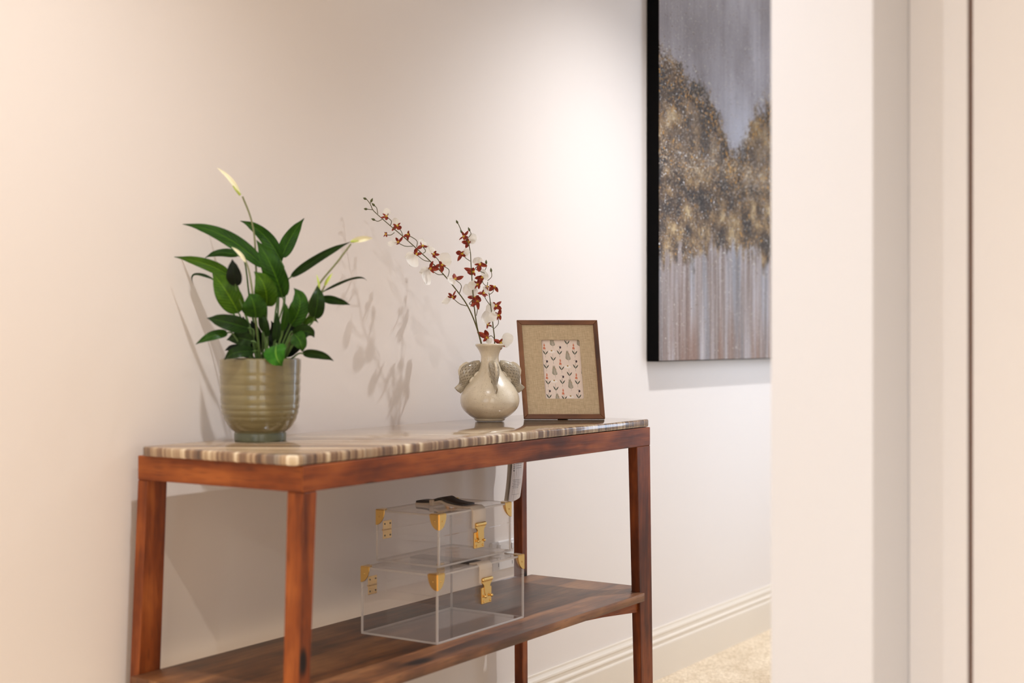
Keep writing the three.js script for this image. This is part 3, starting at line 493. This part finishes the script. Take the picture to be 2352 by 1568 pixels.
// ---------- stoneware vase with fish ----------
{
  const t = thing('fish_vase', 'speckled cream glazed vase with moulded fish hanging from its shoulders', 'vase', 0.946, TOP, 0.1374, TURN);
  const k = 0.000124, half = [[230, 1483], [262, 1478], [280, 1455], [284, 1440], [300, 1428], [370, 1385], [455, 1310], [505, 1240], [528, 1170], [534, 1110], [524, 1030], [490, 940], [430, 845], [350, 750], [262, 650], [205, 550], [175, 450], [163, 380], [165, 310], [190, 235], [226, 178], [252, 145], [262, 122], [260, 104], [250, 95], [236, 94], [226, 102], [200, 160], [160, 235], [138, 320], [140, 420], [185, 560], [300, 740], [420, 900], [480, 1080], [440, 1260], [260, 1400], [0, 1420]];
  const curve = new THREE.SplineCurve(half.map(([r, y]) => new THREE.Vector2(r * k, (1484 - y) * k))), pts = [];
  for (let i = 0; i <= 150; i++) { const p = curve.getPoint(i / 150); pts.push([Math.max(0, p.x), Math.max(0, p.y)]); }
  const glaze = sized(tex(1024, 512, (u, v) => {
    const b = fbm(u * 8, v * 6, 8, 6, 4), s = noise(u * 340, v * 460, 340, 460), s2 = noise(u * 170 + 7, v * 240, 170, 240);
    let c = mixc([194, 179, 152], [226, 213, 188], clamp(b * 1.5 - 0.25)); if (s > 0.78) c = mixc(c, [128, 108, 84], (s - 0.78) * 1.8); if (s2 > 0.9) c = mixc(c, [108, 86, 64], (s2 - 0.9) * 4); return c;
  }), 1, 1);
  M.glaze = phys({ map: glaze, roughness: 0.3, clearcoat: 1, clearcoatRoughness: 0.05 });
  mesh('body', lathe([[0, 0.002], ...pts], 96), M.glaze, t);
  const scales = tex(512, 256, (u, v) => { const i = Math.floor(v * 22), x = (u * 13 + (i % 2) * 0.5) % 1, y = (v * 22) % 1, d = Math.hypot((x - 0.5) * 1.1, y - 0.5); return u > 0.2 && u < 0.8 && (v < 0.42 || v > 0.58 || true) ? 220 - 170 * (1 - step(0.12, 0.34, d)) : 220; }, false);
  const fishMap = tex(512, 256, (u, v) => { const i = Math.floor(v * 22), x = (u * 13 + (i % 2) * 0.5) % 1, y = (v * 22) % 1, d = Math.hypot((x - 0.5) * 1.1, y - 0.5), on = u > 0.2 && u < 0.8 ? 1 - step(0.06, 0.24, d) : 0; let c = mixc([140, 128, 106], [182, 170, 146], fbm(u * 10, v * 8, 10, 8, 3)); return mixc(c, [92, 76, 58], on * 0.5); });
  M.fish = phys({ map: fishMap, bumpMap: scales, bumpScale: 0.002, roughness: 0.3, clearcoat: 1, clearcoatRoughness: 0.06 });
  const O = [[985, 392], [1030, 392], [1090, 408], [1170, 438], [1270, 495], [1325, 580], [1336, 690], [1330, 760], [1345, 815], [1385, 852], [1420, 885]], I = [[948, 425], [942, 455], [948, 500], [975, 572], [1030, 660], [1090, 740], [1150, 800], [1196, 850], [1232, 905], [1265, 950], [1305, 988]], T = [3, 6.5, 9.5, 11, 11.2, 9.8, 7, 4.6, 3.0, 2.3, 1.8];
  const P2 = ([x, y]) => new THREE.Vector2((x - 770) * k, (1484 - y) * k), co = new THREE.SplineCurve(O.map(P2)), ci = new THREE.SplineCurve(I.map(P2)), ct = new THREE.SplineCurve(T.map((q, i) => new THREE.Vector2(i, q / 1000)));
  const n = 34, m = 24, pos = [], uv = [], idx = [];
  for (let i = 0; i <= n; i++) { const s = i / n, o = co.getPoint(s), q = ci.getPoint(s), tk = ct.getPoint(s).y, c = o.clone().add(q).multiplyScalar(0.5), h = o.clone().sub(q).multiplyScalar(0.5); for (let j = 0; j <= m; j++) { const a = j / m * Math.PI * 2; pos.push(c.x + h.x * Math.cos(a), c.y + h.y * Math.cos(a), tk * Math.sin(a)); uv.push(s, j / m); } }
  for (let i = 0; i < n; i++) for (let j = 0; j < m; j++) { const a = i * (m + 1) + j; idx.push(a, a + m + 1, a + 1, a + 1, a + m + 1, a + m + 2); }
  for (const e of [0, n]) { const b = pos.length / 3, s = e / n, c = co.getPoint(s).add(ci.getPoint(s)).multiplyScalar(0.5); pos.push(c.x + (e ? 0.001 : -0.001), c.y + (e ? -0.001 : 0.002), 0); uv.push(s, 0.5); for (let j = 0; j < m; j++) idx.push(...(e ? [b, e * (m + 1) + j + 1, e * (m + 1) + j] : [b, j, j + 1])); }
  let fish = new THREE.BufferGeometry(); fish.setAttribute('position', new THREE.Float32BufferAttribute(pos, 3)); fish.setAttribute('uv', new THREE.Float32BufferAttribute(uv, 2)); fish.setIndex(idx); fish.computeVertexNormals();
  const finPts = [[1150, 436], [1200, 424], [1262, 452], [1318, 505], [1346, 575], [1340, 640], [1326, 690], [1310, 640], [1285, 540], [1230, 480]].map(P2);
  const fin = new THREE.ExtrudeGeometry(new THREE.Shape(finPts), { depth: 0.003, bevelThickness: 0.0008, bevelSize: 0.0008, bevelSegments: 2 }).translate(0, 0, -0.0015);
  const lobe = (x, y, s) => new THREE.SphereGeometry(1, 14, 10).scale(0.0034, 0.0085, 0.0018).rotateZ(0.72).translate((x - 770) * k, (1484 - y) * k, s * 0.0083).rotateY(0);
  [13, 103, 193, 283].forEach((deg) => {
    const f = mesh('fish', fish, M.fish, t); f.rotation.y = (deg - 90) * Math.PI / 180;
    mesh('dorsal_fin', fin, M.glaze, f);
    for (const s of [-1, 1]) { mesh('side_fin', join([lobe(1030, 640, s), lobe(1110, 735, s * 0.85)]), M.glaze, f); mesh('eye', new THREE.SphereGeometry(0.0019, 10, 8).translate((1010 - 770) * k, (1484 - 455) * k, s * 0.0083), M.glaze, f); }
  });
}

// ---------- orchid sprays in the vase ----------
{
  const white = phys({ color: new THREE.Color().setRGB(0.9, 0.87, 0.8), roughness: 0.9, transmission: 0.35, thickness: 0, side: THREE.DoubleSide });
  const petalMap = tex(128, 64, (u, v) => { const n = fbm(u * 6, v * 6, 6, 6, 3); return mixc(mixc([104, 20, 6], [176, 58, 16], n), [212, 150, 60], step(0.18, 0, u) * 0.8 + step(0.86, 1, u) * 0.6 + (n > 0.64 ? 0.25 : 0)); });
  const red = phys({ map: petalMap, roughness: 0.7, side: THREE.DoubleSide, transmission: 0.12, thickness: 0 }), yellow = std({ color: new THREE.Color().setRGB(0.72, 0.5, 0.06), roughness: 0.6 });
  const stemMat = std({ color: new THREE.Color().setRGB(0.095, 0.08, 0.012), roughness: 0.55 }), budMat = std({ color: new THREE.Color().setRGB(0.08, 0.085, 0.014), roughness: 0.5 });
  function petal(len, wid, cup, ruffle, power) {                    // lies along +x from its base, opening towards +z
    const n = 10, k = 6, pos = [], uv = [], idx = [];
    for (let i = 0; i <= n; i++) for (let j = 0; j <= k; j++) { const s = i / n, q = j / k * 2 - 1, w = wid / 2 * Math.pow(Math.sin(Math.PI * Math.pow(clamp(s * 0.97 + 0.02), power)), 0.7); pos.push(s * len - cup * len * 0.25 * s * s, q * w, cup * len * (0.7 * s * s - 0.25 * (1 - q * q) * Math.sin(s * Math.PI)) + ruffle * Math.sin(q * 7 + s * 9) * s * len); uv.push(s, j / k); }
    for (let i = 0; i < n; i++) for (let j = 0; j < k; j++) { const a = i * (k + 1) + j; idx.push(a, a + k + 1, a + 1, a + 1, a + k + 1, a + k + 2); }
    const g = new THREE.BufferGeometry(); g.setAttribute('position', new THREE.Float32BufferAttribute(pos, 3)); g.setAttribute('uv', new THREE.Float32BufferAttribute(uv, 2)); g.setIndex(idx); g.computeVertexNormals(); return g;
  }
  const redGeo = [petal(0.0145, 0.0078, 0.35, 0.01, 0.8), petal(0.0135, 0.0068, -0.2, 0.02, 0.75), petal(0.0155, 0.009, 0.5, 0.015, 0.85)];
  const whiteGeo = [petal(1, 0.86, 0.3, 0.035, 1.25), petal(1, 0.72, -0.15, 0.03, 1.2)];
  const centre = join([new THREE.SphereGeometry(0.0025, 10, 8).scale(1, 0.8, 1.2), new THREE.SphereGeometry(0.0017, 8, 6).translate(0.0022, 0.0014, 0.0012), new THREE.SphereGeometry(0.0016, 8, 6).translate(0.002, -0.0014, 0.0014)]);
  const bud = lathe([[0, -0.0045], [0.0016, -0.0036], [0.0025, -0.001], [0.0024, 0.0012], [0.0012, 0.0038], [0, 0.0062]], 12);
  const mm = (q) => V(q[0] / 1000, q[1] / 1000, q[2] / 1000);
  const labels = ['longest orchid spray with white and rust red flowers arching far left out of the vase', 'upright middle orchid spray with rust red flowers rising from the vase', 'short right orchid spray with white and red flowers, two buds at its top'];
  SPRAYS.forEach((sp, a) => {
    const t = thing('orchid_spray', labels[a], 'flower', 0.946, TOP, 0.1374, TURN);
    mesh('stem', tube(sp.stem.map(mm), 0.00165, 80, 8, 0.5), stemMat, t);
    for (const b of sp.buds) {
      const p = b.map(mm), end = p[p.length - 1], dir = end.clone().sub(p[p.length - 2]).normalize(), m = mesh('bud', bud, budMat, t);
      m.position.copy(end); m.quaternion.setFromUnitVectors(V(0, 1, 0), dir);
      const st = mesh('bud_stalk', tube(p.map((q) => q.clone().sub(end).applyQuaternion(m.quaternion.clone().invert())), 0.0008, 12, 6), stemMat, m);
    }
    for (const [c, from, bend, ang, wl, rs] of sp.flowers) {
      const ctr = mm(c), g = new THREE.Group(); g.name = 'flower'; g.position.copy(ctr); t.add(g);
      const tilt = new THREE.Quaternion().setFromEuler(new THREE.Euler(rr(-0.75, 0.35), rr(-0.8, 0.8), 0));
      mesh('flower_stalk', tube([mm(from), mm(bend), ctr.clone().add(V(0, -0.001, -0.002))].map((q) => q.sub(ctr)), 0.00085, 14, 6), stemMat, g);
      mesh('centre', centre, yellow, g).scale.setScalar(0.45 + 0.4 * rs);
      const A = ang * Math.PI / 180, put = (geo, mat, nm, th, s, out) => { const m = mesh(nm, geo, mat, g); m.quaternion.copy(tilt).multiply(new THREE.Quaternion().setFromAxisAngle(V(0, 0, 1), th)).multiply(new THREE.Quaternion().setFromAxisAngle(V(0, 1, 0), -out)); m.scale.setScalar(s); m.position.copy(V(Math.cos(th) * 0.001, Math.sin(th) * 0.001, 0)); return m; };
      const opp = A + Math.PI;
      [[-0.7, 1.12], [0.75, 1.12], [-1.75, 0.78], [1.8, 0.72]].forEach(([d, k2], i) => put(redGeo[(i + Math.round(rs * 10)) % 3], red, 'red_petal', opp + d + rr(-0.3, 0.3), rs * k2 * rr(0.85, 1.1), i < 2 ? rr(-0.2, 0.5) : rr(0.2, 1.0)));
      if (wl > 12) { const L = wl / 1000 * 1.22; put(whiteGeo[0], white, 'white_petal', A + 0.22, L, rr(-0.1, 0.4)); put(whiteGeo[1], white, 'white_petal', A - 0.5, L * 0.66, rr(-0.1, 0.5)); }
    }
  });
}

// ---------- picture frame with a flower print ----------
{
  const t = thing('picture_frame', 'small dark wood picture frame with linen mat and botanical print beside the vase', 'picture frame', 1.07, TOP, 0.2572, TURN);
  const W = 0.1845, Hh = 0.226, f = 0.0108, d = 0.017, lean = 0.13, shear = -0.072, w2 = W / 2;
  const tilt = new THREE.Matrix4().set(1, shear, 0, 0.0005, 0, Math.cos(lean), Math.sin(lean), 0.0022, 0, -Math.sin(lean), Math.cos(lean), 0, 0, 0, 0, 1);   // leans back on its strut
  const fm = phys({ map: woodTexture(23, [66, 38, 21], [112, 68, 38], [146, 96, 58], []), roughness: 0.5 });
  const ring = (q, z0, z1) => [...q.map(([x, y]) => [x, y, z0]), ...q.map(([x, y]) => [x, y, z1])];
  const member = (q, ax) => mesh('frame_side', alongUV(hexa(ring(q, -d, 0), 0.0009), ax, ax * 0.3, 0.1).applyMatrix4(tilt), fm, t);
  member([[-w2, 0], [w2, 0], [w2 - f, f], [-w2 + f, f]], 0); member([[-w2, Hh], [-w2 + f, Hh - f], [w2 - f, Hh - f], [w2, Hh]], 0);
  member([[-w2, 0], [-w2 + f, f], [-w2 + f, Hh - f], [-w2, Hh]], 1); member([[w2, 0], [w2, Hh], [w2 - f, Hh - f], [w2 - f, f]], 1);
  const ox0 = -w2 + 0.0525, ox1 = ox0 + 0.0885, oy0 = 0.0455, oy1 = oy0 + 0.136, r = 0.003;
  const s = shapeOf([[-w2 + f - 0.001, f - 0.001], [w2 - f + 0.001, f - 0.001], [w2 - f + 0.001, Hh - f + 0.001], [-w2 + f - 0.001, Hh - f + 0.001]]), h = new THREE.Path();
  h.moveTo(ox0 + r, oy0); h.lineTo(ox0, oy0 + r); h.lineTo(ox0, oy1 - r); h.lineTo(ox0 + r, oy1); h.lineTo(ox1 - r, oy1); h.lineTo(ox1, oy1 - r); h.lineTo(ox1, oy0 + r); h.lineTo(ox1 - r, oy0); h.closePath(); s.holes.push(h);
  const weave = (u, v) => { const a = noise(u * 280, v * 16, 280, 16), b = noise(u * 16, v * 280, 16, 280), x = Math.sin(u * 140 * Math.PI * 2) * Math.sin(v * 140 * Math.PI * 2); return 0.5 + (a - 0.5) * 0.4 + (b - 0.5) * 0.4 + x * 0.14; };
  const linen = sized(tex(1024, 1024, (u, v) => mixc([166, 143, 110], [232, 213, 180], clamp(weave(u, v)))), 0.11, 0.11), linenB = sized(tex(512, 512, (u, v) => 255 * clamp(weave(u, v)), false), 0.11, 0.11);
  mesh('linen_mat', flatUV(new THREE.ExtrudeGeometry(s, { depth: 0.004, bevelThickness: 0.0006, bevelSize: 0.0006, bevelSegments: 2 }), (x, y) => [x, y]).translate(0, 0, -0.0085).applyMatrix4(tilt), std({ map: linen, bumpMap: linenB, bumpScale: 0.0006, roughness: 0.95 }), t);
  const cv = document.createElement('canvas'); cv.width = 664; cv.height = 1020; const c = cv.getContext('2d');
  c.fillStyle = '#ecdcd0'; c.fillRect(0, 0, 664, 1020);
  const at = (x, y) => [(x - 1143 - (y - 410) * 0.066) / 466 * 664, (y - 410) / 708 * 1020], K = 1.42;
  const leafP = (x, y, dx, dy, w) => { c.beginPath(); c.moveTo(x, y); c.quadraticCurveTo(x + dx / 2 - dy * w, y + dy / 2 + dx * w, x + dx, y + dy); c.quadraticCurveTo(x + dx / 2 + dy * w, y + dy / 2 - dx * w, x, y); c.fill(); };
  const line = (x0, y0, x1, y1, w) => { c.lineWidth = w; c.beginPath(); c.moveTo(x0, y0); c.quadraticCurveTo((x0 + x1) / 2 + 3, (y0 + y1) / 2, x1, y1); c.stroke(); };
  const green = '#3a4434';
  const sprig = (x, y, len) => { c.strokeStyle = green; c.fillStyle = green; line(x, y, x + 4 * K, y + len * 1.08 * K, 2.4); leafP(x + 3 * K, y + len * 0.72 * K, -29 * K, -54 * K, 0.22); leafP(x + 3 * K, y + len * 0.72 * K, 34 * K, -46 * K, 0.22); };
  for (const q of [[1183, 490], [1535, 490], [1375, 675], [1212, 845], [1565, 845], [1405, 1030]]) { const [x, y] = at(...q); sprig(x + 6, y + 30 * K, 95); c.fillStyle = '#d07a58'; for (let i = 0; i < 26; i++) { const v = hash(i, 5), w = (1 - v) * 12 * K + 4; c.beginPath(); c.ellipse(x + (hash(i, 9) - 0.5) * 2 * w, y + (0.5 - v) * 66 * K, 7, 8.5, 0, 0, 7); c.fill(); } }
  for (const q of [[1375, 500], [1215, 668], [1567, 668], [1407, 852], [1245, 1022], [1600, 1022]]) { const [x, y] = at(...q); c.strokeStyle = green; line(x - 8 * K, y - 20 * K, x - 16 * K, y + 46 * K, 2.2); line(x - 30 * K, y - 10 * K, x - 8 * K, y - 18 * K, 2); c.fillStyle = green; sprig(x - 18 * K, y + 20 * K, 92); c.fillStyle = '#3b2733'; c.beginPath(); c.ellipse(x, y, 11 * K, 15 * K, 0.1, 0, 7); c.fill(); }
  for (const q of [[1270, 540], [1462, 722], [1298, 895], [1493, 1080]]) { const [x, y] = at(...q); sprig(x + 14, y + 40 * K, 112); c.fillStyle = '#f5efe8'; for (let i = 0; i < 7; i++) { c.beginPath(); c.ellipse(x + (i - 3) * 9 * K, y + (14 - Math.abs(i - 3) * 2) * K, 6 * K, 17 * K, (i - 3) * -0.28, 0, 7); c.fill(); } c.fillStyle = '#a8823a'; c.beginPath(); c.ellipse(x, y, 11 * K, 8 * K, 0, 0, 7); c.fill(); }
  for (const q of [[1275, 440], [1462, 610], [1300, 790], [1490, 950], [1335, 1120], [1600, 440], [1650, 790]]) { const [x, y] = at(...q); c.strokeStyle = '#4a5040'; c.fillStyle = '#6a6c50'; line(x - 2, y - 60 * K, x + 10 * K, y + 72 * K, 2.2); for (let i = 0; i < 8; i++) for (const s2 of [-1, 1]) { const wd = (10 + Math.min(i, 6) * 3.6) * K; leafP(x + i * 1.2 * K, y + (i * 13 - 48) * K, s2 * wd, -20 * K, 0.22); leafP(x + s2 * wd * 0.45, y + (i * 13 - 62) * K, s2 * wd * 0.4, -15 * K, 0.3); } c.fillStyle = '#b08a4a'; for (let i = 0; i < 9; i++) { c.beginPath(); c.ellipse(x + (hash(i, 1) - 0.5) * 56 * K, y - (58 - Math.abs(hash(i, 1) - 0.5) * 70) * K, 4, 4, 0, 0, 7); c.fill(); } }
  { const [x, y] = at(1450, 400); sprig(x, y, 90); const [x2, y2] = at(1630, 560); sprig(x2 + 20, y2, 80); }
  const print = new THREE.CanvasTexture(cv); print.colorSpace = THREE.SRGBColorSpace;
  const pg = box(ox0 - 0.004, ox1 + 0.004, oy0 - 0.004, oy1 + 0.004, -0.0115, -0.0105);
  flatUV(pg, (x, y) => [(x - ox0) / (ox1 - ox0), (y - oy0) / (oy1 - oy0)]); print.wrapS = print.wrapT = THREE.ClampToEdgeWrapping;
  mesh('print', pg.applyMatrix4(tilt), std({ map: print, roughness: 0.6 }), t);
  mesh('back_board', box(-w2 + 0.003, w2 - 0.003, 0.003, Hh - 0.003, -d - 0.002, -0.0125).applyMatrix4(tilt), M.black, t);
  mesh('strut', hexa([[-0.012, 0.0, -0.085], [0.012, 0.0, -0.085], [0.012, 0.0, -0.089], [-0.012, 0.0, -0.089], [-0.02, 0.17, -0.0435], [0.006, 0.17, -0.0435], [0.006, 0.17, -0.047], [-0.02, 0.17, -0.047]], 0.0006), M.black, t);
}

// ---------- abstract painting ----------
{
  const x0 = 1.9633, x1 = 2.98, y0 = 0.9315, y1 = 2.28, t = thing('abstract_painting', 'tall unframed abstract canvas in grey and gold with black painted edges on the wall', 'painting', x0, y0, 0);
  const W = x1 - x0, Hh = y1 - y0;
  mesh('stretcher', rbox(0, W, 0, Hh, 0.003, 0.0412, 0.0015), M.black, t);
  // gold band: two mounds, dripping below
  const crest = [[0, 0.872], [0.1, 0.872], [0.25, 0.842], [0.375, 0.79], [0.44, 0.725], [0.5, 0.665], [0.56, 0.655], [0.6, 0.69], [0.68, 0.8], [0.82, 0.885], [1.02, 0.9]];
  const topEdge = (x) => { for (let i = 1; i < crest.length; i++) if (x <= crest[i][0]) return lerp(crest[i - 1][1], crest[i][1], (x - crest[i - 1][0]) / (crest[i][0] - crest[i - 1][0])); return 0.9; };
  const lowEdge = (x) => 0.335 - 0.03 * Math.sin(x * 6 + 1.5) + 0.06 * clamp(0.15 - x);
  const gold = (x, y) => { const e = fbm(x * 30, y * 30, 4096, 4096, 4) - 0.5, dr = noise(x * 70, 3) * 0.06; return step(-0.045, 0.045, topEdge(x) - y + e * 0.15 + (noise(x * 240 + 5, y * 210) - 0.5) * 0.07) * step(-0.035, 0.035, y - lowEdge(x) + dr - 0.03 + e * 0.1); };
  const nx = 1400, ny = 1500;
  const art = tex(nx, ny, (u, v) => {
    const x = u * W, y = v * Hh, st = fbm(x * 60, y * 2.4 + 5, 4096, 4096, 4), st2 = fbm(x * 160 + 3, y * 1.6, 4096, 4096, 3), cl = fbm(x * 5 + 2, y * 4, 4096, 4096, 4);
    const low = step(0.42, 0.3, y);
    let c = mixc([134, 126, 126], [182, 175, 177], clamp(cl * 1.5 - 0.25 + (st - 0.5) * 0.5));
    c = mixc(c, [192, 194, 204], step(0.5, 0.62, y) * step(0.98, 0.66, y) * clamp(cl * 1.2 - 0.1) * 0.7);
    const bars = mixc(mixc([116, 98, 88], [164, 154, 152], clamp(st * 2.2 - 0.6)), [198, 192, 192], clamp((st2 - 0.5) * 3) * 0.7);
    const rust = mixc(bars, [120, 84, 64], clamp((fbm(x * 26 + 8, y * 3, 4096, 4096, 3) - 0.45) * 3) * (0.35 + 0.4 * step(0.2, 0, y)));
    c = mixc(c, mixc(rust, [112, 124, 138], clamp((fbm(x * 22 + 30, y * 1.5, 4096, 4096, 2) - 0.55) * 3) * 0.6), low);
    const g = gold(x, y);
    if (g > 0.02) {
      const f1 = noise(x * 330, y * 300), f2 = noise(x * 210 + 50, y * 190), f3 = noise(x * 150 + 9, y * 120), br = fbm(x * 16 + 4, y * 18, 4096, 4096, 5), patch = fbm(x * 10 + 20, y * 10, 4096, 4096, 3);
      const under = topEdge(x) - y, rim = Math.exp(-(((under - 0.05) / 0.04) ** 2)), band = Math.exp(-(((y - 0.6) / 0.055) ** 2)) * (0.5 + 0.5 * noise(x * 9, 4));
      let k = ramp([[0, [26, 16, 6]], [0.3, [66, 46, 24]], [0.55, [106, 80, 48]], [0.8, [142, 114, 74]], [1, [186, 160, 116]]], clamp(0.44 + (br - 0.5) * 1.9 + (f1 - 0.5) * 0.35 + band * 0.24 - rim * 0.2));
      if (under > 0.07 && y > 0.56) k = mixc(k, [134, 118, 106], clamp(fbm(x * 9 + 70, y * 9, 4096, 4096, 3) * 1.6 - 0.5) * 0.7);
      k = mixc(k, [40, 25, 10], clamp((f3 - 0.66) * 4) * 0.6);
      if (f2 > 0.9 - (band + rim) * 0.14 - (patch > 0.55 ? 0.06 : 0)) k = mixc(k, f3 > 0.45 ? [216, 152, 48] : [184, 132, 60], 0.85);
      if (f1 > 0.9 - band * 0.16 - 0.2 * step(0.05, -0.02, under) * noise(x * 14, y * 14)) k = mixc(k, [230, 220, 202], 0.8);
      c = mixc(c, k, clamp(g * 1.15));
    }
    const sp = noise(x * 300 + 77, y * 300), near = step(0.12, 0, y - topEdge(x)) + step(0.1, 0, lowEdge(x) - y);
    if (sp > 0.86 && near > 0.1) c = mixc(c, hash(Math.floor(x * 300), Math.floor(y * 300)) > 0.5 ? [222, 212, 196] : [84, 62, 40], 0.8 * near);
    return c;
  });
  const relief = tex(1024, 1024, (u, v) => { const x = u * W, y = v * Hh, g = gold(x, y); return 90 + 60 * (fbm(x * 60, y * 5, 4096, 4096, 3) - 0.5) + g * 120 * (noise(x * 380, y * 330) - 0.3); }, false);
  const rough = tex(512, 512, (u, v) => 120 + 60 * (noise(u * 200, v * 180) - 0.5), false);
  const front = new THREE.PlaneGeometry(W - 0.0016, Hh - 0.004, 1, 1).translate(W / 2, Hh / 2, 0);
  const slab = rbox(0.0008, W - 0.0008, 0.0025, Hh - 0.002, 0.041, 0.0428, 0.0006, 1);
  flatUV(slab, (x, y) => [x / W, y / Hh]);
  const cm = phys({ map: art, bumpMap: relief, bumpScale: 0.003, roughness: 1, roughnessMap: rough, clearcoat: 0.25, clearcoatRoughness: 0.2 });
  mesh('canvas', slab, cm, t);
}
renderer.render(scene, camera);
